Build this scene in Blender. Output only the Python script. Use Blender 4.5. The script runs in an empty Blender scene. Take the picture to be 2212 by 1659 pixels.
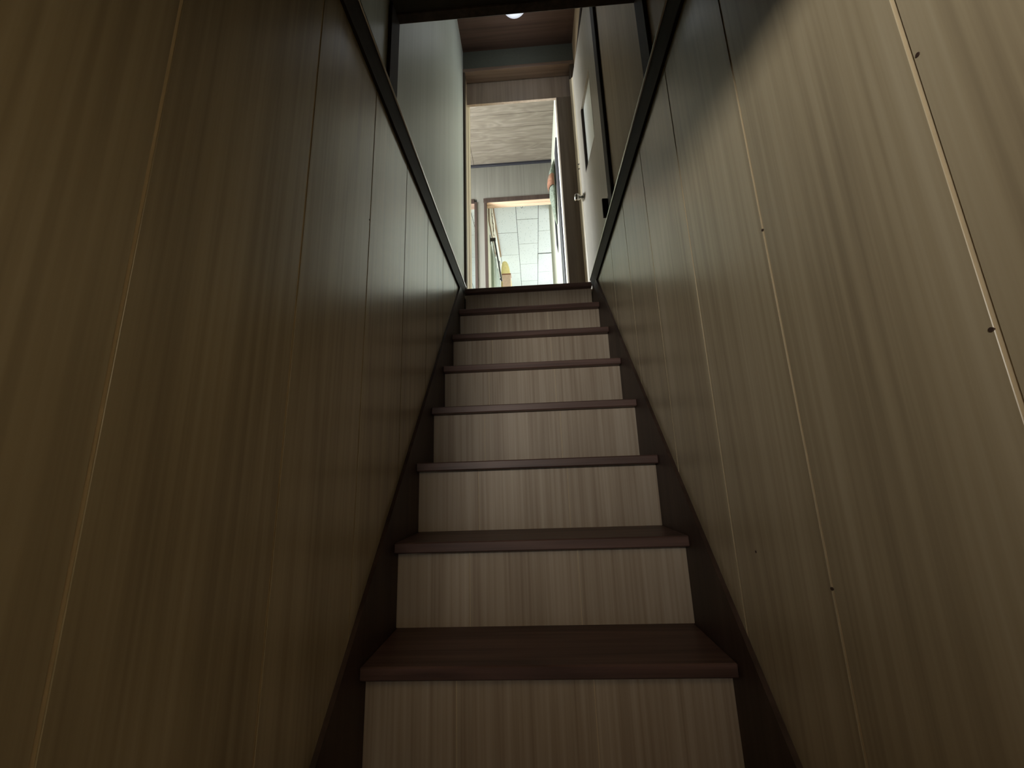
import bpy, bmesh, math, random
from mathutils import Vector, Matrix

random.seed(7)
S = bpy.context.scene
COL = S.collection

# ------------------------------------------------------------------ camera
CAM = Vector((0.0015, -0.7275, 0.5745))
RIGHT = Vector((0.99771852, 0.05889066, -0.03300963))
FWD = Vector((-0.04999711, 0.97310083, 0.22488900))
UP = Vector((0.04536556, -0.22272553, 0.97382509))
cd = bpy.data.cameras.new('camera'); cam = bpy.data.objects.new('camera', cd); COL.objects.link(cam)
cam.matrix_world = Matrix(((RIGHT.x, UP.x, -FWD.x, CAM.x), (RIGHT.y, UP.y, -FWD.y, CAM.y),
                           (RIGHT.z, UP.z, -FWD.z, CAM.z), (0, 0, 0, 1)))
cd.sensor_fit = 'HORIZONTAL'; cd.sensor_width = 36.0
cd.lens = 878.327 / 2212 * 36.0
cd.clip_start = 0.01; cd.clip_end = 200
S.camera = cam

# ------------------------------------------------------------------ world, lights, exposure
W = bpy.data.worlds.new('world'); S.world = W; W.use_nodes = True
wb = W.node_tree.nodes['Background']
wb.inputs[0].default_value = (0.75, 0.86, 1.0, 1); wb.inputs[1].default_value = 1.0

def area(name, loc, target, sx, sy, power, col):
    l = bpy.data.lights.new(name, 'AREA'); l.shape = 'RECTANGLE'; l.size = sx; l.size_y = sy
    l.energy = power; l.color = col
    o = bpy.data.objects.new(name, l); COL.objects.link(o); o.location = loc
    d = Vector(target) - Vector(loc)
    o.rotation_euler = d.to_track_quat('-Z', 'Y').to_euler()
    return o
# daylight entering by the windows of the upper rooms
area('daylight_east_window', (2.42, 4.9, 2.95), (0.4, 4.9, 2.6), 2.2, 1.2, 92, (0.90, 0.97, 1.0))
area('daylight_north_window', (0.9, 6.86, 2.95), (0.9, 4.6, 2.6), 1.9, 1.2, 60, (0.90, 0.97, 1.0))
area('daylight_side_room', (-1.1, 6.86, 2.9), (-1.1, 4.6, 2.6), 0.9, 1.1, 42, (0.86, 0.95, 1.0))
area('daylight_corridor_window', (-1.62, 2.52, 2.75), (0.2, 2.5, 2.3), 0.9, 1.0, 185, (0.92, 0.98, 1.0))
area('added_hall_fill', (-.12, -3.2, .25), (-.05, 0, .5), 0.8, 1.2, 1.2, (1.0, .93, .82))  # weak fill added behind the camera to lift the stairwell walls

V = S.view_settings
V.view_transform = 'Standard'; V.look = 'None'; V.gamma = 1.0; V.exposure = 0.0
V.use_curve_mapping = False
S.cycles.max_bounces = 7; S.cycles.diffuse_bounces = 4; S.cycles.glossy_bounces = 3
S.cycles.use_adaptive_sampling = True; S.cycles.adaptive_threshold = .03
S.cycles.transparent_max_bounces = 8; S.cycles.sample_clamp_indirect = 4.0
S.cycles.caustics_reflective = False; S.cycles.caustics_refractive = False

# ------------------------------------------------------------------ materials
def rgb(h):
    def f(c):
        c /= 255.0
        return c / 12.92 if c <= .04045 else ((c + .055) / 1.055) ** 2.4
    return tuple(f(c) for c in h) + (1,)

def nodes(name):
    m = bpy.data.materials.new(name); m.use_nodes = True
    nt = m.node_tree; b = nt.nodes['Principled BSDF']
    return m, nt, b

def N(nt, t, **kw):
    n = nt.nodes.new(t)
    for k, v in kw.items(): setattr(n, k, v)
    return n

def plain(name, col, rough=.5, metal=0, spec=.5, noise=.06, scale=30):
    m, nt, b = nodes(name)
    g = N(nt, 'ShaderNodeNewGeometry'); nz = N(nt, 'ShaderNodeTexNoise')
    nz.inputs['Scale'].default_value = scale; nz.inputs['Detail'].default_value = 4
    nt.links.new(g.outputs['Position'], nz.inputs['Vector'])
    r = N(nt, 'ShaderNodeValToRGB')
    c = rgb(col)
    r.color_ramp.elements[0].color = tuple(x * (1 - noise) for x in c[:3]) + (1,)
    r.color_ramp.elements[1].color = tuple(min(1, x * (1 + noise)) for x in c[:3]) + (1,)
    r.color_ramp.elements[0].position = .3; r.color_ramp.elements[1].position = .7
    nt.links.new(nz.outputs['Fac'], r.inputs['Fac']); nt.links.new(r.outputs['Color'], b.inputs['Base Color'])
    b.inputs['Roughness'].default_value = rough; b.inputs['Metallic'].default_value = metal
    b.inputs['Specular IOR Level'].default_value = spec
    return m

def wood(name, dark, mid, light, axis='Z', rough=.45, spec=.5, fine=70, broad=9, along=1.0, bump=.06, figure=.35, coat=0.0, bw=.5):
    """grain runs along `axis`; colours from dark pores to light streaks"""
    m, nt, b = nodes(name)
    g = N(nt, 'ShaderNodeNewGeometry')
    def mapped(s_across, s_along):
        mp = N(nt, 'ShaderNodeMapping')
        sc = [s_across] * 3; sc['XYZ'.index(axis)] = s_along
        mp.inputs['Scale'].default_value = sc
        nt.links.new(g.outputs['Position'], mp.inputs['Vector']); return mp
    def noise(mp, det, dist=0.0):
        n = N(nt, 'ShaderNodeTexNoise'); n.inputs['Scale'].default_value = 1.0
        n.inputs['Detail'].default_value = det; n.inputs['Distortion'].default_value = dist
        nt.links.new(mp.outputs['Vector'], n.inputs['Vector']); return n
    a = noise(mapped(fine, along * 1.3), 3)
    c = noise(mapped(broad, along * .35), 2, .4)
    # cathedral figure: bands of a distorted low-frequency field
    fg = noise(mapped(broad * .55, along * .55), 1, .6)
    mul = N(nt, 'ShaderNodeMath', operation='MULTIPLY'); mul.inputs[1].default_value = 11.0
    nt.links.new(fg.outputs['Fac'], mul.inputs[0])
    fr = N(nt, 'ShaderNodeMath', operation='PINGPONG'); fr.inputs[1].default_value = 1.0
    nt.links.new(mul.outputs[0], fr.inputs[0])
    mx = N(nt, 'ShaderNodeMix', data_type='FLOAT'); mx.inputs[0].default_value = bw
    nt.links.new(a.outputs['Fac'], mx.inputs[2]); nt.links.new(c.outputs['Fac'], mx.inputs[3])
    mx2 = N(nt, 'ShaderNodeMix', data_type='FLOAT'); mx2.inputs[0].default_value = figure * .35
    nt.links.new(mx.outputs[0], mx2.inputs[2]); nt.links.new(fr.outputs[0], mx2.inputs[3])
    r = N(nt, 'ShaderNodeValToRGB'); e = r.color_ramp.elements
    e[0].position = .34; e[0].color = rgb(dark); e[1].position = .68; e[1].color = rgb(light)
    k = e.new(.5); k.color = rgb(mid)
    nt.links.new(mx2.outputs[0], r.inputs['Fac']); nt.links.new(r.outputs['Color'], b.inputs['Base Color'])
    b.inputs['Roughness'].default_value = rough; b.inputs['Specular IOR Level'].default_value = spec
    b.inputs['Coat Weight'].default_value = coat; b.inputs['Coat Roughness'].default_value = .25
    bp = N(nt, 'ShaderNodeBump'); bp.inputs['Strength'].default_value = bump; bp.inputs['Distance'].default_value = .002
    nt.links.new(a.outputs['Fac'], bp.inputs['Height']); nt.links.new(bp.outputs['Normal'], b.inputs['Normal'])
    return m

M = {}
M['panel'] = wood('printed_wood_panel', (136, 123, 100), (158, 145, 119), (173, 161, 136), rough=.3, spec=.55, figure=.35, coat=.3, bw=.45, fine=90)
M['groove'] = plain('panel_groove', (200, 182, 150), .7)
M['riser'] = wood('riser_panel', (142, 125, 108), (162, 147, 129), (176, 162, 145), rough=.5, spec=.3, figure=.25, bw=.35, fine=110, broad=14)
M['tread'] = wood('dark_tread_wood', (70, 51, 45), (92, 69, 62), (110, 85, 77), axis='X', rough=.45, spec=.35, fine=90, broad=14, along=2)
M['stringer'] = wood('dark_stringer_wood', (44, 32, 26), (58, 43, 36), (72, 56, 48), rough=.5, spec=.4)
M['trim'] = wood('dark_trim_wood', (40, 34, 31), (50, 43, 39), (60, 53, 48), axis='Y', rough=.65, spec=.25)
M['frame'] = wood('dark_frame_wood', (70, 60, 52), (84, 73, 64), (98, 87, 77), rough=.6, spec=.25)
M['upwall'] = wood('pale_upper_panel', (198, 204, 199), (206, 212, 207), (214, 219, 215), rough=.45, spec=.4, figure=.15, bump=.03)
M['upbeige'] = wood('beige_upper_panel', (158, 136, 108), (168, 146, 118), (178, 156, 128), rough=.55, spec=.35, figure=.25)
M['lowceil'] = plain('dark_stairwell_ceiling', (70, 66, 55), .7)
M['brownceil'] = wood('brown_landing_ceiling', (72, 54, 46), (86, 66, 57), (98, 78, 68), axis='X', rough=.6, spec=.3)
M['grayplaster'] = plain('grey_green_plaster', (96, 98, 88), .8, scale=60)
M['lintel'] = wood('glossy_lintel_wood', (118, 98, 84), (140, 118, 104), (160, 138, 124), axis='X', rough=.25, spec=.6)
M['reveal'] = wood('pale_jamb_wood', (190, 172, 144), (206, 190, 162), (220, 206, 180), rough=.45)
M['ceilboard'] = wood('wood_print_ceiling', (96, 88, 79), (105, 97, 87), (121, 113, 104), axis='X', rough=.55, spec=.3, fine=60, broad=24, along=4.0, figure=.45, bump=.04)
M['farwall'] = wood('grey_brown_far_panel', (98, 95, 89), (104, 101, 95), (110, 107, 101), rough=.55, spec=.3, fine=60, broad=30)
M['peachwood'] = wood('peach_lintel_wood', (196, 166, 142), (212, 182, 158), (224, 196, 172), axis='X', rough=.5)
M['cream'] = plain('cream_wall', (228, 227, 214), .75, scale=50)
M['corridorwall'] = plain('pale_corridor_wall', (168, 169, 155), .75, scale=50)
M['joint'] = plain('tile_joint', (62, 68, 70), .9)
M['black'] = plain('near_black_frame', (34, 34, 42), .45)
M['steel'] = plain('polished_steel', (190, 188, 184), .2, metal=1.0)
M['darksteel'] = plain('dark_bronze', (60, 56, 52), .4, metal=.6)
M['door'] = wood('taupe_door_laminate', (166, 158, 147), (174, 166, 155), (182, 174, 164), rough=.42, spec=.45, figure=.1, bump=.02)
M['floorwood'] = wood('upper_floor_boards', (140, 118, 92), (160, 138, 110), (176, 155, 128), axis='Y', rough=.4)
M['hallfloor'] = wood('lower_floor_boards', (70, 52, 38), (88, 66, 48), (104, 80, 60), axis='Y', rough=.45)
M['peach'] = plain('peach_card', (222, 190, 166), .8)
M['brownrim'] = plain('brown_rim', (150, 104, 76), .7)
M['yellow'] = plain('pale_yellow_cloth', (238, 222, 160), .9)
M['curtain'] = plain('pale_green_curtain', (236, 243, 230), .9)
M['picframe'] = plain('brown_picture_frame', (146, 120, 92), .5)
M['paper'] = plain('cream_paper', (236, 226, 204), .85)
M['ink'] = plain('brown_ink', (104, 82, 52), .8)
M['white'] = plain('white_paint', (232, 230, 226), .5)
M['cloth'] = plain('patterned_grey_green_cloth', (96, 103, 92), .95, noise=.5, scale=70)
M['orange'] = plain('salmon_patch', (168, 122, 98), .9, noise=.15, scale=60)
M['outerwall'] = plain('hall_plaster', (128, 116, 98), .85)

def tile_mat():
    m, nt, b = nodes('speckled_white_tile')
    g = N(nt, 'ShaderNodeNewGeometry')
    v = N(nt, 'ShaderNodeTexVoronoi', feature='F1'); v.inputs['Scale'].default_value = 30
    v.inputs['Randomness'].default_value = 1.0
    nt.links.new(g.outputs['Position'], v.inputs['Vector'])
    r = N(nt, 'ShaderNodeValToRGB'); e = r.color_ramp.elements
    e[0].position = .13; e[0].color = rgb((176, 184, 186)); e[1].position = .2; e[1].color = rgb((218, 223, 224))
    nt.links.new(v.outputs['Distance'], r.inputs['Fac']); nt.links.new(r.outputs['Color'], b.inputs['Base Color'])
    b.inputs['Roughness'].default_value = .9
    return m
M['tile'] = tile_mat()

def glass_mat(name, tint, frost):
    m, nt, b = nodes(name)
    if frost:
        b.inputs['Base Color'].default_value = tint; b.inputs['Roughness'].default_value = .35
        b.inputs['Transmission Weight'].default_value = .05
    else:
        out = nt.nodes['Material Output']
        t = N(nt, 'ShaderNodeBsdfTransparent'); t.inputs[0].default_value = tint
        gl = N(nt, 'ShaderNodeBsdfGlossy'); gl.inputs['Roughness'].default_value = .05
        mx = N(nt, 'ShaderNodeMixShader'); mx.inputs[0].default_value = .06
        nt.links.new(t.outputs[0], mx.inputs[1]); nt.links.new(gl.outputs[0], mx.inputs[2])
        nt.links.new(mx.outputs[0], out.inputs['Surface'])
    return m
M['clear'] = glass_mat('window_glass', (.95, .97, .96, 1), False)
M['frosted'] = glass_mat('frosted_door_glass', (.93, .94, .90, 1), True)

def lit(name, col, strength, base=(235, 238, 240)):
    m, nt, b = nodes(name)
    b.inputs['Base Color'].default_value = rgb(base); b.inputs['Roughness'].default_value = .3
    b.inputs['Emission Color'].default_value = rgb(col); b.inputs['Emission Strength'].default_value = strength
    return m
M['dome'] = lit('glowing_milk_glass', (222, 230, 250), .55)
M['bead'] = plain('polished_edge_strip', (235, 234, 230), .3, metal=.9)
M['casing'] = wood('dark_casing_wood', (44, 34, 30), (54, 43, 38), (64, 52, 46), rough=.65, spec=.2)
M['post'] = wood('brown_post_wood', (104, 92, 82), (118, 105, 94), (130, 117, 106), rough=.6, spec=.25)
M['transom'] = wood('vertical_grain_transom', (160, 143, 128), (176, 158, 143), (188, 171, 157), rough=.3, spec=.5)
M['halldome'] = lit('glowing_warm_globe', (255, 224, 170), 6.0)

# ------------------------------------------------------------------ builders
def box(bm, x0, x1, y0, y1, z0, z1, bev=0.0):
    x0, x1 = min(x0, x1), max(x0, x1); y0, y1 = min(y0, y1), max(y0, y1); z0, z1 = min(z0, z1), max(z0, z1)
    r = bmesh.ops.create_cube(bm, size=1.0)
    for v in r['verts']:
        v.co = Vector(((x0 + x1) / 2 + v.co.x * (x1 - x0), (y0 + y1) / 2 + v.co.y * (y1 - y0), (z0 + z1) / 2 + v.co.z * (z1 - z0)))
    if bev:
        ed = list({e for v in r['verts'] for e in v.link_edges})
        bmesh.ops.bevel(bm, geom=ed, offset=bev, segments=1, affect='EDGES')
    return bm

def B(*a, **k):
    return box(bmesh.new(), *a, **k)

def prism(pts, axis, a, b, bm=None):
    """extrude a 2D outline along an axis from a to b"""
    bm = bm or bmesh.new()
    def p3(p, t):
        return {'X': (t, p[0], p[1]), 'Y': (p[0], t, p[1]), 'Z': (p[0], p[1], t)}[axis]
    A = [bm.verts.new(p3(p, a)) for p in pts]; Bv = [bm.verts.new(p3(p, b)) for p in pts]
    n = len(pts)
    bm.faces.new(A); bm.faces.new(Bv[::-1])
    for i in range(n):
        bm.faces.new((A[i], Bv[i], Bv[(i + 1) % n], A[(i + 1) % n]))
    bmesh.ops.recalc_face_normals(bm, faces=bm.faces[:])
    return bm

def tube(path, r, seg=10, bm=None, cap=True):
    bm = bm or bmesh.new()
    path = [Vector(p) for p in path]; rings = []
    for i, p in enumerate(path):
        t = (path[min(i + 1, len(path) - 1)] - path[max(i - 1, 0)]).normalized()
        u = t.orthogonal().normalized() if abs(t.z) > .9 else t.cross(Vector((0, 0, 1))).normalized()
        v = t.cross(u)
        rr = r[i] if isinstance(r, (list, tuple)) else r
        rings.append([bm.verts.new(p + u * rr * math.cos(k * 2 * math.pi / seg) + v * rr * math.sin(k * 2 * math.pi / seg)) for k in range(seg)])
    for a, b in zip(rings, rings[1:]):
        for k in range(seg):
            bm.faces.new((a[k], a[(k + 1) % seg], b[(k + 1) % seg], b[k]))
    if cap:
        bm.faces.new(rings[0][::-1]); bm.faces.new(rings[-1])
    bmesh.ops.recalc_face_normals(bm, faces=bm.faces[:])
    return bm

def lathe(cx, cy, prof, seg=32, bm=None):
    bm = bm or bmesh.new(); rings = []
    for r, z in prof:
        if r < 1e-5: rings.append([bm.verts.new((cx, cy, z))])
        else: rings.append([bm.verts.new((cx + r * math.cos(k * 2 * math.pi / seg), cy + r * math.sin(k * 2 * math.pi / seg), z)) for k in range(seg)])
    for a, b in zip(rings, rings[1:]):
        for k in range(seg):
            k2 = (k + 1) % seg
            if len(a) == 1 and len(b) == 1: continue
            if len(a) == 1: bm.faces.new((a[0], b[k2], b[k]))
            elif len(b) == 1: bm.faces.new((a[k], a[k2], b[0]))
            else: bm.faces.new((a[k], a[k2], b[k2], b[k]))
    bmesh.ops.recalc_face_normals(bm, faces=bm.faces[:])
    return bm

WLOC = {}
def obj(name, bm, mat, parent=None, smooth=False):
    """links a bmesh given in world coordinates as ONE mesh object, its origin at its own centre"""
    xs = [v.co for v in bm.verts]
    lo = Vector([min(v[i] for v in xs) for i in range(3)]); hi = Vector([max(v[i] for v in xs) for i in range(3)])
    c = (lo + hi) / 2
    bmesh.ops.translate(bm, verts=bm.verts[:], vec=-c)
    me = bpy.data.meshes.new(name); bm.to_mesh(me); bm.free()
    me.materials.append(M[mat])
    if smooth:
        for p in me.polygons: p.use_smooth = True
    o = bpy.data.objects.new(name, me); COL.objects.link(o)
    if parent: o.parent = parent; o.location = c - WLOC[parent.name]
    else: o.location = c
    WLOC[o.name] = c
    return o

def struct(name, bm, mat, label=None):
    o = obj(name, bm, mat); o['kind'] = 'structure'
    if label: o['label'] = label
    return o

def thing(name, loc, label, cat, group=None):
    o = bpy.data.objects.new(name, None); COL.objects.link(o); o.location = loc; o.empty_display_size = .1
    WLOC[o.name] = Vector(loc); o['label'] = label; o['category'] = cat
    if group: o['group'] = group
    return o

def tag(o, label, cat, group=None):
    o['label'] = label; o['category'] = cat
    if group: o['group'] = group
    return o

# ------------------------------------------------------------------ measures
h, g = .20985, .18535            # riser height, going
NOSE, TH = .036, .0264           # nosing overhang, tread thickness
HW = .375                        # half width between the stringers
WX = .385                        # stairwell wall faces
UX = .42                         # upper wall faces
ZF = 8 * h                       # upper floor level
YT = 8 * g                       # top nosing
ZB = -5 * h                      # lower floor level
YD = 1.75                        # upstairs doorway
SEAM0, SEAMD = -.3887, .2694     # wall seams

# ------------------------------------------------------------------ stairwell walls, panel by panel
def stair_wall(side, sgn, yend):
    back = struct('wall_' + side, B(sgn * (WX + .0016), sgn * (WX + .06), yend, 1.60, ZB, 1.66), 'groove',
                  'brown wood-print panelled wall along the %s of the stairs' % side)
    ys = [SEAM0 + SEAMD * k for k in range(-12, 9)]
    for a, b in zip(ys, ys[1:]):
        a2, b2 = max(a + .0022, yend), min(b - .0022, 1.60)
        if b2 - a2 < .02: continue
        obj('panel', B(sgn * WX, sgn * (WX + .0015), a2, b2, ZB, 1.655, bev=.0005), 'panel', back)
    return back
wl = stair_wall('left', -1, -.82)
wr = stair_wall('right', 1, -3.0)
for y_, z_ in ((-.3953, .9572), (-.3847, .6816), (-.1181, .4174), (.0688, .4321), (-.1177, .9524)):
    obj('nail_head', tube([(WX + .001, y_, z_), (WX - .0008, y_, z_)], .0021, 8), 'stringer', wr)
obj('nail_head', tube([(-WX - .001, .1462, 1.2122), (-WX + .0008, .1462, 1.2122)], .0021, 8), 'stringer', wl)

struct('wall_added_light_seal', B(-.44, .44, 1.601, 1.64, ZB, ZF - .121), 'lowceil')  # added unseen wall, stops sky light leaking in behind the risers
# ------------------------------------------------------------------ staircase
st = thing('staircase', (0, 0, ZB), 'steep straight staircase with dark brown treads and pale wood-grain risers', 'staircase')
for i in range(-4, 9):
    y0 = i * g; z = i * h
    back = y0 + g + NOSE + .018 if i < 8 else y0 + .10
    bm = B(-HW, HW, y0, back, z - TH, z, bev=.003)
    obj('tread', bm, 'tread', st)
    ry = y0 + NOSE
    r = obj('riser', B(-HW, HW, ry + .002, ry + .012, z - h, z - TH), 'groove', st)
    for a, b in ((-HW, -.1840), (-.1830, .0985), (.0995, HW)):
        obj('plank', B(a + .0004, b - .0004, ry, ry + .005, z - h + .0005, z - TH - .0005), 'riser', r)
for s in (-1, 1):
    # stringer board: top edge parallel to the nosings, cut level just above the upper floor
    sl_ = h / g; k = .10
    yb = (-4.6) * g
    pts = [(yb, ZB), (yb, yb * sl_ + k), ((ZF + .018 - k) / sl_, ZF + .018), (YT - .045, ZF + .018), (YT - .01, ZF - .03), (YT - .01, ZF - .32), (yb + .42, ZB)]
    obj('stringer', prism(pts, 'X', s * HW, s * (WX - .0002)), 'stringer', st)

# ------------------------------------------------------------------ upper walls, ledge trims, lowered ceiling
for side, s in (('left', -1), ('right', 1)):
    bm = prism([(HW + .002, ZF - .062), (HW - .010, ZF - .004), (HW - .006, ZF + .003), (UX + .06, ZF + .003), (UX + .06, ZF - .03), (WX + .02, ZF - .03), (WX + .02, ZF - .062)], 'Y', -.82, YT - .02)
    bd = tube([(HW - .010, -.82, ZF), (HW - .010, YT - .02, ZF)], .0042, 10)
    if s < 0:
        for m_ in (bm, bd):
            bmesh.ops.scale(m_, verts=m_.verts[:], vec=(-1, 1, 1)); bmesh.ops.reverse_faces(m_, faces=m_.faces[:])
    tr = struct('trim_1' if s < 0 else 'trim_2', bm, 'trim', 'dark ledge moulding at upper floor level along the %s stair wall' % side)
    obj('bead', bd, 'bead', tr, smooth=True)
struct('wall_left_upper', B(-UX, -UX - .06, -.82, YD, ZF + .004, 3.86), 'upwall', 'pale grey upper wall to the left of the stair head')
struct('wall_right_upper', B(UX, UX + .06, -.82, .93, ZF + .004, 3.86), 'upbeige', 'beige upper wall to the right above the stairs')
ZH, YH = 2.148, .366
struct('ceiling_stairwell', B(-UX - .06, UX + .06, -.82, YH - .035, ZH + .004, ZH + .05), 'lowceil', 'dark lowered ceiling over the lower stairs')
struct('trim_3', B(-UX, UX, YH - .035, YH, ZH, 3.84, bev=.003), 'frame', 'dark header beam closing the lowered ceiling')
struct('trim_4', B(-UX, -UX + .012, YH - .075, YH - .001, ZF + .004, ZH, bev=.002), 'casing', 'dark upright post on the left wall under the header beam')
struct('trim_5', B(UX - .012, UX, YH - .075, YH - .001, ZF + .004, ZH, bev=.002), 'casing', 'dark upright post on the right wall under the header beam')

# landing ceiling and front wall with the doorway
ZC = 3.805
struct('ceiling_landing', B(-UX - .06, UX + .10, YH, YD + .08, ZC, ZC + .05), 'brownceil', 'dark brown ceiling over the stair head')
ZL = 3.600
struct('wall_front', B(-UX - .06, UX + .10, YD, YD + .08, ZL + .03, ZC), 'grayplaster', 'grey-green plaster wall strip above the upstairs doorway')
dw = struct('trim_6', B(-.43, .44, YD - .012, YD + .085, ZL, ZL + .03, bev=.002), 'lintel', 'glossy brown lintel of the upstairs doorway')
struct('trim_7', B(-.435, -.405, YD - .012, YD + .03, ZF, ZL, bev=.003), 'frame', 'dark left jamb edge of the upstairs doorway')
rv = struct('trim_8', B(-.44, -.407, YD + .03, YD + .13, ZF, ZL, bev=.002), 'reveal', 'pale wooden reveal on the left of the upstairs doorway')
struct('trim_9', B(-.44, -.404, YD + .133, YD + .23, ZF, 3.62, bev=.002), 'reveal', 'pale inner wooden reveal behind the left doorway jamb')
struct('wall_front_left', B(-1.66, -.44, YD + .01, YD + .08, ZF, 4.02), 'cream')
struct('wall_transom', B(-.44, .44, YD + .088, YD + .108, 3.402, ZL + .44), 'transom', 'brown wood-grain hanging panel just behind the upstairs lintel')
struct('trim_10', B(.276, .392, YD + .03, YD + .085, ZF, 3.345, bev=.003), 'post', 'dark brown upright post at the right of the upstairs doorway')
struct('trim_11', B(.392, .46, YD - .005, YD + .08, ZF, ZL, bev=.002), 'frame')

# ------------------------------------------------------------------ side door, slightly ajar
struct('trim_12', B(UX - .015, UX + .07, 0.932, 1.005, ZF + .004, 3.44, bev=.003), 'casing', 'dark brown door casing on the right above the stairs')
struct('trim_13', B(UX - .012, UX + .07, 1.006, YD - .006, 3.40, 3.45, bev=.002), 'casing', 'dark head casing over the side door')
struct('wall_right_door', B(UX + .002, UX + .06, .93, YD, 3.452, ZC), 'upbeige')
struct('wall_added_door_backing', B(UX + .075, UX + .10, .93, YD + .05, ZF, ZC), 'upwall')  # added backing so no outside light leaks past the leaf
DH = Vector((.4255, 1.012, 0)); DL = Vector((.392, 1.668, 0))
dd = (DL - DH).normalized(); dn = Vector((-dd.y, dd.x, 0))      # dn points into the stairwell
if dn.x > 0: dn = -dn
DLEN = (DL - DH).length
def dpt(u, w, z):                     # along the leaf, out of its face, height
    p = DH + dd * u + dn * w; return Vector((p.x, p.y, z))
def dbox(u0, u1, w0, w1, z0, z1, bev=0.0):
    bm = B(u0, u1, w0, w1, z0, z1, bev=bev)
    for v in bm.verts: v.co = dpt(v.co.x, v.co.y, v.co.z)
    bmesh.ops.recalc_face_normals(bm, faces=bm.faces[:])
    return bm
ZD0, ZD1 = ZF + .012, 3.385
WU0, WU1, WZ0, WZ1 = .203, .493, 2.432, 2.915
leaf = bmesh.new()
# leaf frame: two stiles, two rails round the pane opening
def addd(u0, u1, w0, w1, z0, z1):
    n0 = len(leaf.verts); box(leaf, u0, u1, w0, w1, z0, z1)
    leaf.verts.ensure_lookup_table()
    for v in leaf.verts[n0:]: v.co = dpt(v.co.x, v.co.y, v.co.z)
for a in ((0, WU0, ZD0, ZD1), (WU1, DLEN - .004, ZD0, ZD1), (WU0, WU1, ZD0, WZ0), (WU0, WU1, WZ1, ZD1)):
    addd(a[0], a[1], -.033, 0, a[2], a[3])
bmesh.ops.recalc_face_normals(leaf, faces=leaf.faces[:])
do = struct('door_1', leaf, 'door', 'taupe side door standing slightly ajar on the right above the stairs')
obj('pane', dbox(WU0 - .003, WU1 + .003, -.022, -.014, WZ0 - .003, WZ1 + .003), 'frosted', do)
for bmat, bars in (('door', ((WU0, WU0 + .006, WZ0, WZ1), (WU0, WU1, WZ0, WZ0 + .006), (WU0, WU1, WZ1 - .006, WZ1))), ('casing', ((WU1 - .016, WU1, WZ0 + .006, WZ1 - .006),))):  # far bead coloured dark to stand for the shade in the pane recess
    gb = bmesh.new()
    for a in bars:
        n0 = len(gb.verts); box(gb, a[0], a[1], -.013, .001, a[2], a[3]); gb.verts.ensure_lookup_table()
        for v in gb.verts[n0:]: v.co = dpt(v.co.x, v.co.y, v.co.z)
    obj('glazing_bead', gb, bmat, do)
# rounded pale latch stile
es = bmesh.new(); pts = []
for k in range(7):
    t = k / 6 * math.pi / 2
    p = DH + dd * (DLEN - .004 + .020 * math.sin(t)) + dn * (.014 * (1 - math.cos(t)) * 1.0 + .001 + .006 * math.sin(t))
    pts.append((p.x, p.y))
p = DH + dd * (DLEN + .016) + dn * -.033; pts.append((p.x, p.y))
p = DH + dd * (DLEN - .004) + dn * -.033; pts.append((p.x, p.y))
lat = obj('latch_stile', prism(pts, 'Z', ZD0, ZD1, es), 'reveal', do)
for zz in (2.648, 2.612):
    p = dpt(DLEN + .004, .006, zz)
    obj('screw_hole', tube([p, p + dn * .0035 + dd * -.001], .004, 8), 'black', do)
# knob, rose and spindle
kz = 2.352; ku = DLEN - .045
rose = obj('rose', tube([dpt(ku, 0, kz), dpt(ku, .006, kz)], .026, 20), 'steel', do)
obj('knob', tube([dpt(ku, .006, kz), dpt(ku, .022, kz), dpt(ku, .030, kz), dpt(ku, .040, kz), dpt(ku, .056, kz), dpt(ku, .062, kz)], [.011, .010, .016, .024, .024, .017], 20), 'steel', do, smooth=True)
hg = obj('hinge', dbox(.062, .074, .0003, .031, 1.818, 1.922, bev=.001), 'casing', do)
obj('hinge_plate', dbox(.040, .062, .0003, .004, 1.812, 1.928, bev=.001), 'darksteel', hg)

# ------------------------------------------------------------------ upper floor
struct('floor_upper', B(-1.70, 2.5, YT + .101, 7.0, ZF - .12, ZF), 'floorwood', 'wooden upper floor beyond the stair head')

# ------------------------------------------------------------------ corridor behind the doorway
D0 = CAM.y                             # distances D are measured from the camera plane
Y2 = 3.9 + D0                          # second partition
ZC2 = CAM.z + 3.45
cc = struct('ceiling_corridor', B(-1.66, .40, YD + .02, Y2 + .02, ZC2 + .004, ZC2 + .05), 'ceilboard', 'wood-print ceiling boards of the corridor')
yb = YD + .03; nb = 0
while yb < Y2 - .01:
    ye = min(yb + .1505, Y2)
    obj('board', B(-.541, .39, yb + .0006, ye - .0006, ZC2, ZC2 + .008, bev=.001), 'ceilboard', cc)
    obj('board', B(-1.66, -.545, yb + .0006, ye - .0006, ZC2, ZC2 + .008, bev=.001), 'ceilboard', cc)
    yb += .1515
RX = .325
struct('wall_corridor_right', B(RX, RX + .06, YD + .09, 4.05, ZF, CAM.z + 3.47), 'corridorwall', 'cream wall along the right of the corridor')
struct('trim_14', B(RX - .006, RX, 2.285, 2.350, ZF, 4.0, bev=.001), 'white', 'thin white strip on the right corridor wall')
struct('trim_15', B(RX - .016, RX, 2.375, 2.560, ZF, 3.560, bev=.002), 'black', 'black upright frame board on the right corridor wall')
struct('wall_corridor_left', B(-1.66, -1.60, YD + .08, 2.10, ZF, 4.02), 'cream')
struct('wall_corridor_left_end', B(-1.66, -1.60, 2.95, Y2, ZF, 4.02), 'cream')
struct('wall_corridor_left_sill', B(-1.66, -1.60, 2.10, 2.95, ZF, 2.25), 'cream')
struct('wall_corridor_left_head', B(-1.66, -1.60, 2.10, 2.95, 3.25, 4.02), 'cream')
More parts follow.
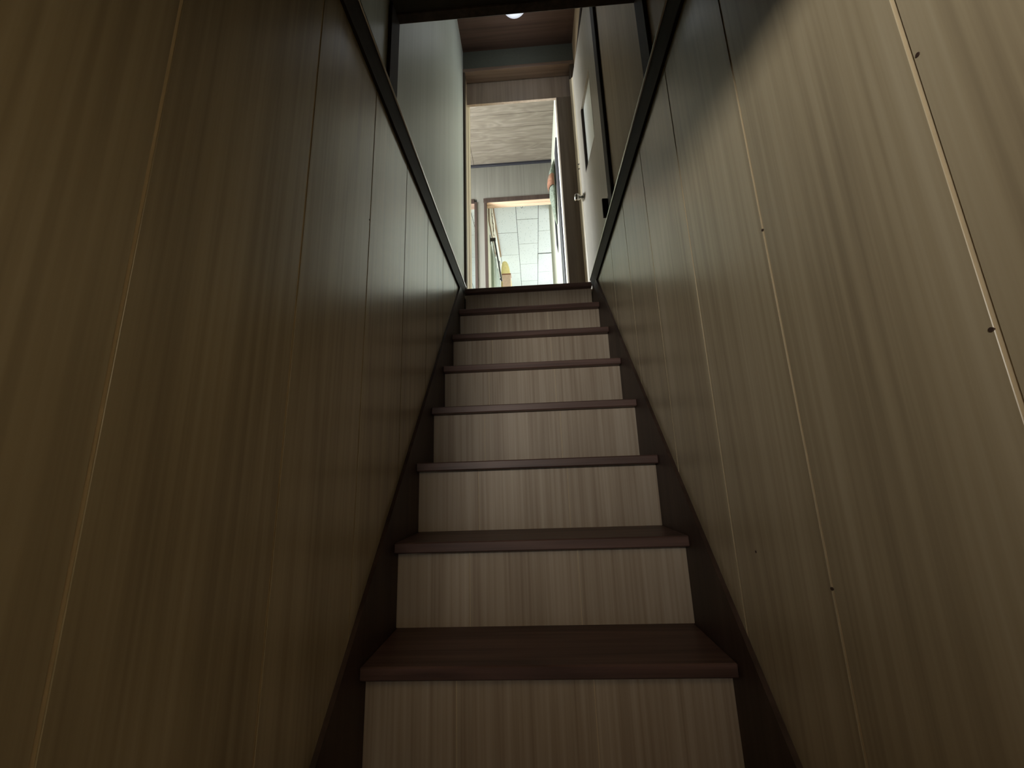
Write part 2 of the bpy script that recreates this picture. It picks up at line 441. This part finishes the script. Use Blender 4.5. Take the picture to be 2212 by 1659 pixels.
# second partition: pier, head wall, frames of the two openings
ZL2 = CAM.z + 2.961
struct('wall_back', B(-1.66, RX, Y2, Y2 + .085, ZL2 + .05, ZC2 + .04), 'farwall', 'grey-brown wood-grain wall above the inner doorways')
struct('wall_back_pier', B(-.517, -.440, Y2, Y2 + .085, ZF, ZL2 + .05), 'farwall', 'narrow grey-brown wall pier between the two inner doorways')
struct('wall_back_left', B(-1.66, -1.25, Y2, Y2 + .085, ZF, ZL2 + .05), 'farwall')
struct('trim_16', B(-.445, RX, Y2 - .014, Y2, ZL2, ZL2 + .05, bev=.002), 'casing', 'dark head casing of the inner doorway')
struct('trim_17', B(-.440, -.408, Y2 - .014, Y2 + .005, ZF, ZL2, bev=.002), 'casing', 'dark left casing of the inner doorway')
struct('trim_18', B(-.44, RX, Y2 + .001, Y2 + .042, ZL2, ZL2 + .049), 'peachwood', 'pale peach lintel underside of the inner doorway')
struct('trim_19', B(-.44, RX, Y2 + .048, Y2 + .095, ZL2 - .002, ZL2 + .049), 'peachwood')
struct('trim_20', B(-.440, -.412, Y2 + .006, Y2 + .095, ZF, ZL2 - .003), 'reveal', 'pale reveal on the left of the inner doorway')
struct('trim_21', B(-.546, -.517, Y2 - .014, Y2 + .09, ZF, ZL2 + .01, bev=.002), 'casing', 'dark right casing of the far left opening')
struct('trim_22', B(-1.25, -.546, Y2 - .014, Y2 + .0, ZL2 + .0, ZL2 + .05, bev=.002), 'casing', 'dark head casing of the far left opening')
struct('trim_23', B(-1.25, -.546, Y2 + .001, Y2 + .09, ZL2 - .004, ZL2 + .05), 'lintel')
# crown line where corridor ceiling meets the partition
struct('trim_24', B(-1.60, RX, Y2 - .018, Y2, ZC2 - .030, ZC2 - .001, bev=.002), 'black', 'dark moulding between corridor ceiling and back wall')

# ------------------------------------------------------------------ bright room with tiled ceiling
H3 = 3.47; Z3 = CAM.z + H3
LX3 = -.42; Y3 = 6.60
rc = struct('ceiling_room', B(-1.70, 2.46, Y2 + .085, Y3 + .2, Z3 + .006, Z3 + .05), 'joint', 'white speckled ceiling tiles of the bright far room')
rnd = random.Random(3)
def tile(x0, x1, d0, d1, drop=0.0, tilt=0.0):
    y0, y1 = d0 + D0, d1 + D0
    y0 = max(y0, Y2 + .10); y1 = min(y1, Y3)
    x1 = min(x1, 2.4); x0 = max(x0, -1.64)
    if y1 - y0 < .03 or x1 - x0 < .03: return
    bm = B(x0 + .003, x1 - .003, y0 + .003, y1 - .003, Z3 - drop, Z3 + .005 - drop * .2, bev=.0015)
    if tilt:
        for v in bm.verts: v.co.z -= tilt * (1 - (v.co.y - y0) / (y1 - y0))
    obj('tile', bm, 'tile', rc)
CW = .2987
for c in range(-5, 9):
    xa = -.1137 + CW * c
    if xa + CW < -1.62 or xa > 2.4: continue
    xb = xa + CW
    off = 4.966 if c % 2 == 0 else 5.262
    k = -2
    while off + .604 * k < Y3 - D0:
        a = off + .604 * k
        special = (c == 1 and k == 1)
        tile(xa, xb, a, a + .604, drop=0.0, tilt=.010 if special else rnd.choice((0, .0006, .0012)))
        k += 1
struct('wall_room_left', B(LX3 - .05, LX3, Y2 + .095, Y3, ZF, Z3 + .005), 'cream', 'cream left wall of the bright far room')
struct('trim_25', B(LX3, LX3 + .022, Y2 + .11, 5.14, Z3 - .028, Z3 - .002, bev=.003), 'picframe', 'brown cornice along the left of the tiled ceiling')
# far wall with window
def holed_wall(prefix, along, a0, a1, w0, w1, fixed0, fixed1, zs0, zs1, ztop):
    segs = [('', a0, a1, ZF, zs0), ('_head', a0, a1, zs1, ztop), ('_side', a0, w0, zs0, zs1), ('_end', w1, a1, zs0, zs1)]
    for suf, p, q_, z0, z1 in segs:
        if q_ - p < .01: continue
        bm = B(p, q_, fixed0, fixed1, z0, z1) if along == 'X' else B(fixed0, fixed1, p, q_, z0, z1)
        struct(prefix + suf, bm, 'cream')
def window(name, along, w0, w1, fixed, z0, z1, label):
    fr = bmesh.new(); t = .045
    def bx(p, q_, a, b, d=.03):
        if along == 'X': box(fr, p, q_, fixed - d, fixed + d, a, b)
        else: box(fr, fixed - d, fixed + d, p, q_, a, b)
    mid = (w0 + w1) / 2
    bx(w0, w1, z0, z0 + t); bx(w0, w1, z1 - t, z1); bx(w0, w0 + t, z0 + t, z1 - t); bx(w1 - t, w1, z0 + t, z1 - t); bx(mid - t / 2, mid + t / 2, z0 + t, z1 - t)
    o = struct(name, fr, 'steel', label)
    for p, q_ in ((w0 + t, mid - t / 2), (mid + t / 2, w1 - t)):
        bm = B(p, q_, fixed - .003, fixed + .003, z0 + t, z1 - t) if along == 'X' else B(fixed - .003, fixed + .003, p, q_, z0 + t, z1 - t)
        obj('pane', bm, 'clear', o)
holed_wall('wall_room_far', 'X', -.47, 2.36, 0, 1.8, Y3, Y3 + .08, 2.35, 3.55, Z3 + .05)
window('window_1', 'X', 0, 1.8, Y3 + .04, 2.35, 3.55, 'wide sliding window in the far wall of the bright room')
holed_wall('wall_room_right', 'Y', Y2 + .085, Y3, 3.8, 6.0, 2.3, 2.38, 2.35, 3.55, Z3 + .05)
window('window_2', 'Y', 3.8, 6.0, 2.34, 2.35, 3.55, 'wide sliding window in the right wall of the bright room')
struct('wall_room_near', B(RX + .06, 2.38, Y2 + .0, Y2 + .085, ZF, Z3 + .05), 'cream')
holed_wall('wall_side_room_far', 'X', -1.70, -.47, -1.55, -.65, Y3, Y3 + .08, 2.35, 3.45, Z3 + .05)
window('window_3', 'X', -1.55, -.65, Y3 + .04, 2.35, 3.45, 'sliding window of the narrow side room')
struct('wall_side_room_left', B(-1.70, -1.64, Y2 + .085, Y3, ZF, Z3 + .005), 'cream')
window('window_4', 'Y', 2.10, 2.95, -1.63, 2.25, 3.25, 'small sliding window at the left end of the corridor')

# ------------------------------------------------------------------ lower hall behind the camera
ZHC = 1.45
struct('floor_lower', B(-2.1, WX + .06, -3.06, 1.6, ZB - .06, ZB), 'hallfloor', 'dark wooden floor of the lower hall')
struct('ceiling_hall', B(-2.1, WX + .06, -3.06, -.90, ZHC, ZHC + .05), 'outerwall', 'plain ceiling of the lower hall')
struct('wall_added_light_cut', B(-UX - .06, UX + .06, -.90, -.82, 1.085, ZH + .05), 'outerwall', 'added unseen lintel wall shading the upper stairwell walls')  # added out of view, its lower edge cuts the upward lamp light
holed = [(-2.1, -.55, ZB, ZHC), (.31, WX + .06, ZB, ZHC), (-.55, .31, ZB, -.38), (-.55, .31, .88, ZHC)]
for k_, (a_, b_, c_, d_) in enumerate(holed):
    struct('wall_hall_far' + ('', '_end', '_sill', '_head')[k_], B(a_, b_, -3.12, -3.06, c_, d_), 'outerwall')
window('window_added_fill', 'X', -.55, .31, -3.09, -.38, .88, 'added unseen window for fill light in the back wall of the lower hall')  # window added out of view for the ambient fill
struct('wall_hall_left', B(-2.16, -2.1, -3.06, -.82, ZB, ZHC), 'outerwall')
struct('wall_hall_front', B(-2.1, -WX - .06, -.82, -.76, ZB, ZHC), 'outerwall')
HX, HY, HZ = -.47, -1.75, .86
hl = thing('added_fill_lamp', (HX, HY, ZB), 'added unseen uplight floor lamp filling the lower stairs with light', 'lamp')  # lamp added out of view to light the lower risers and right wall
obj('base', lathe(HX, HY, [(0, ZB), (.16, ZB), (.16, ZB + .015), (.03, ZB + .03), (0, ZB + .03)]), 'darksteel', hl)
obj('pole', tube([(HX, HY, ZB + .03), (HX, HY, HZ - .16)], .012, 12), 'darksteel', hl)
obj('bowl', lathe(HX, HY, [(.02, HZ - .17), (.10, HZ - .15), (.18, HZ - .10), (.23, HZ + .010), (.226, HZ + .014), (.174, HZ - .094), (.096, HZ - .142), (0, HZ - .152)], 36), 'darksteel', hl, smooth=True)  # rim height shaped to keep light off the lowest steps
ld = bpy.data.lights.new('added_fill_bulb', 'POINT'); ld.energy = 185.0; ld.color = (1.0, .95, .86); ld.shadow_soft_size = .11
lo_ = bpy.data.objects.new('added_fill_bulb', ld); COL.objects.link(lo_); lo_.location = (HX, HY, HZ)

# ------------------------------------------------------------------ landing lamp
lx, ly = -.005, 1.405
lp = thing('ceiling_lamp', (lx, ly, ZC), 'round white milk-glass ceiling lamp peeking below the dark header beam', 'lamp')
obj('base', lathe(lx, ly, [(0, ZC), (.07, ZC), (.07, ZC - .025), (0, ZC - .025)]), 'white', lp)
obj('shade', lathe(lx, ly, [(.068, ZC - .026), (.088, ZC - .036), (.092, ZC - .06), (.078, ZC - .088), (.05, ZC - .105), (.02, ZC - .112), (0, ZC - .113)], 40), 'dome', lp, smooth=True)
ll = bpy.data.lights.new('landing_bulb', 'POINT'); ll.energy = 0.9; ll.color = (.88, .96, 1.0); ll.shadow_soft_size = .1
lo2 = bpy.data.objects.new('landing_bulb', ll); COL.objects.link(lo2); lo2.location = (lx, ly, ZC - .27)

# ------------------------------------------------------------------ things in the far room and corridor
# framed calligraphy high on the left wall
def DY(d): return d + D0
fx = LX3 + .002
pic = thing('framed_calligraphy', (fx, DY(4.5), CAM.z + 2.9), 'brown framed cream sheet with curly brush strokes under the left cornice', 'picture')
d0, d1, z0, z1 = 4.14, 4.92, CAM.z + 2.90, CAM.z + 3.40
t = .013
fb = bmesh.new()
box(fb, fx, fx + .012, DY(d0), DY(d1), z0, z0 + t, .002); box(fb, fx, fx + .012, DY(d0), DY(d1), z1 - t, z1, .002)
box(fb, fx, fx + .012, DY(d0), DY(d0) + t, z0 + t, z1 - t, .002); box(fb, fx, fx + .012, DY(d1) - t, DY(d1), z0 + t, z1 - t, .002)
obj('frame', fb, 'picframe', pic)
sh = obj('sheet', B(fx, fx + .008, DY(d0) + t, DY(d1) - t, z0 + t, z1 - t), 'paper', pic)
strokes = [[(4.40, 3.27), (4.44, 3.22), (4.43, 3.17)],
           [(4.50, 3.26), (4.46, 3.20), (4.50, 3.13), (4.56, 3.14), (4.57, 3.20), (4.53, 3.24)],
           [(4.55, 3.12), (4.60, 3.10), (4.58, 3.05), (4.63, 3.03)],
           [(4.64, 3.22), (4.66, 3.12), (4.70, 3.08), (4.76, 3.11)],
           [(4.68, 3.05), (4.74, 3.01), (4.80, 3.04)]]
for s_ in strokes:
    obj('brush_stroke', tube([(fx + .009, DY(a), CAM.z + b) for a, b in s_], .005, 6), 'ink', sh)
# curtain rail with bracket, and curtain
rz = CAM.z + 2.75; rx = -.368
rail = thing('curtain_rail', (rx, DY(4.8), rz), 'grey curtain rail with end bracket on the left wall', 'curtain rail')
obj('rail', B(rx - .010, rx + .010, DY(4.30), DY(5.32), rz - .012, rz + .012, bev=.003), 'darksteel', rail)
obj('bracket', B(LX3, rx + .014, DY(4.27), DY(4.30), rz - .014, rz + .016, bev=.002), 'darksteel', rail)
obj('wall_plate', B(LX3, LX3 + .005, DY(4.255), DY(4.315), rz - .05, rz + .05, bev=.001), 'darksteel', rail)
obj('bracket', B(LX3, rx - .010, DY(5.26), DY(5.28), rz - .010, rz + .010, bev=.002), 'darksteel', rail)
cb = bmesh.new(); n = 90; rows = [rz - .014, rz - .5, rz - 1.1, ZF + .06]
grid = []
for j, z in enumerate(rows):
    row = []
    for i in range(n + 1):
        y = DY(4.31) + (DY(5.30) - DY(4.31)) * i / n
        a = .005 + .003 * j
        x = rx - .024 + a * math.sin(i * .55 + .2 * j) + .004 * math.sin(i * .23 + j)
        row.append(cb.verts.new((x, y, z)))
    grid.append(row)
for a, b in zip(grid, grid[1:]):
    for i in range(n): cb.faces.new((a[i], a[i + 1], b[i + 1], b[i]))
r_ = bmesh.ops.solidify(cb, geom=cb.faces[:], thickness=.003)
tag(obj('curtain', cb, 'curtain', smooth=True), 'pale green pleated curtain hanging from the rail on the left wall', 'curtain')
# tall cabinet carrying a peach box and a pleated yellow hood
ctop = CAM.z + 2.62
cab = thing('cabinet', (-.22, DY(5.70), ZF), 'tall pale wooden cabinet against the left wall of the far room', 'cabinet')
obj('body', B(-.40, -.04, DY(5.42), DY(5.98), ZF, ctop, bev=.004), 'reveal', cab)
for a, b in ((5.43, 5.695), (5.705, 5.97)):
    dr = obj('door', B(-.04, -.022, DY(a), DY(b), ZF + .08, ctop - .03, bev=.003), 'reveal', cab)
    hy = DY(b) - .03 if b < 5.8 else DY(a) + .03
    obj('handle', tube([(-.012, hy, ZF + .75), (-.012, hy, ZF + .90)], .006, 8), 'steel', dr)
bx0 = thing('card_box', (-.315, DY(5.66), ctop), 'peach box with brown rim in front of the yellow pleated hood', 'box')
zt = CAM.z + .5375 * 5.60
bb = bmesh.new()
prism([(-.372, ctop), (-.258, ctop), (-.252, zt - .022), (-.378, zt - .022)], 'Y', DY(5.60), DY(5.72), bb)
obj('body', bb, 'peach', bx0)
obj('rim', B(-.384, -.246, DY(5.594), DY(5.726), zt - .022, zt, bev=.005), 'brownrim', bx0)
# pleated hood
hb = bmesh.new(); top = []; seg = 28; hy0 = DY(5.86)
rings = []
for j in range(9):
    t_ = j / 8
    ring = []
    for i in range(seg + 1):
        a = math.pi * i / seg
        rad = .085 + (.004 if i % 2 else -.004)
        k = math.cos(t_ * math.pi / 2) ** .6 if t_ < 1 else 0.05
        xx = -.325 + (-.03 * t_) - math.cos(a) * rad * k
        yy = hy0 - math.sin(a) * rad * k * .8
        ring.append(hb.verts.new((xx, yy, ctop + (CAM.z + .577 * 5.83 - ctop) * math.sin(t_ * math.pi / 2 * .98) ** .9)))
    rings.append(ring)
for a, b in zip(rings, rings[1:]):
    for i in range(seg): hb.faces.new((a[i], a[i + 1], b[i + 1], b[i]))
    hb.faces.new((a[seg], a[0], b[0], b[seg]))
hb.faces.new(rings[0]); hb.faces.new(rings[-1])
bmesh.ops.recalc_face_normals(hb, faces=hb.faces[:])
tag(obj('pleated_hood', hb, 'yellow'), 'pale yellow pleated cloth hood standing behind the peach box', 'cloth hood')
# leaning pole with dark ends
pl = thing('leaning_pole', (-.405, DY(5.36), ZF), 'thin white pole with dark tips leaning beside the curtain end', 'pole')
pa, pb = Vector((-.372, DY(5.38), ZF)), Vector((-.405, DY(5.40), CAM.z + .575 * 5.40))
obj('shaft', tube([pa, pb], .011, 10), 'white', pl)
obj('tip', tube([pb + (pa - pb).normalized() * .10, pb], .0125, 10), 'darksteel', pl)
# small hook in the ceiling
hk = (-.02, DY(4.66), Z3)
tag(obj('ceiling_hook', tube([(hk[0], hk[1], Z3), (hk[0], hk[1], Z3 - .03), (hk[0] - .006, hk[1], Z3 - .042), (hk[0] - .016, hk[1], Z3 - .044), (hk[0] - .022, hk[1], Z3 - .034)], .003, 6), 'darksteel'),
    'tiny dark hook screwed into the tiled ceiling near the doorway', 'hook')

# patterned cloth bundle hung on the right corridor wall
cl = bmesh.new()
prof = [(.0, 3.095, .004, .02), (.12, 3.00, .045, .05), (.2, 2.93, .065, .08), (.3, 2.86, .075, .09), (.4, 2.78, .060, .085), (.5, 2.70, .062, .08), (.62, 2.62, .045, .07), (.8, 2.52, .030, .05), (1., 2.44, .008, .02)]
rings = []; sg = 16
for t_, z, out, half in prof:
    yc = DY(3.50 + .10 * t_); ring = []
    for i in range(sg):
        a = 2 * math.pi * i / sg
        wob = 1 + .12 * math.sin(3 * a + t_ * 9)
        x = RX - .003 - out * .5 + out * .5 * math.cos(a) * wob * .98
        ring.append(cl.verts.new((min(x, RX - .002), yc + half * math.sin(a) * wob, CAM.z + z)))
    rings.append(ring)
for a, b in zip(rings, rings[1:]):
    for i in range(sg): cl.faces.new((a[i], a[(i + 1) % sg], b[(i + 1) % sg], b[i]))
cl.faces.new(rings[0]); cl.faces.new(rings[-1])
bmesh.ops.recalc_face_normals(cl, faces=cl.faces[:])
hc = tag(obj('hanging_cloth', cl, 'cloth', smooth=True), 'bunched grey-green patterned cloth with salmon patch hung on the right corridor wall', 'cloth')
pt = bmesh.new(); rr = []
for t_, z, out, half in ((.3, 2.90, .073, .088), (.36, 2.84, .081, .096), (.42, 2.775, .070, .092)):
    yc = DY(3.50 + .10 * t_)
    rr.append([pt.verts.new((RX - .003 - out * .5 + out * .5 * math.cos(math.pi + q_) * 1.04, yc + half * math.sin(math.pi + q_) * 1.04, CAM.z + z)) for q_ in [(-.5 + .25 * k) * 1.7 + .5 for k in range(7)]])
for a, b in zip(rr, rr[1:]):
    for i in range(6): pt.faces.new((a[i], a[i + 1], b[i + 1], b[i]))
bmesh.ops.solidify(pt, geom=pt.faces[:], thickness=.002)
obj('patch', pt, 'orange', hc, smooth=True)
ry_ = DY(3.68)
tag(obj('hanging_rod', tube([(RX - .012, ry_, CAM.z + 3.02), (RX - .012, ry_, CAM.z + 2.6), (RX - .010, ry_, CAM.z + 2.25), (RX - .006, ry_, CAM.z + 2.17)], [.010, .011, .009, .002], 10), 'black'),
    'slim dark pointed rod hanging below the patterned cloth', 'rod')
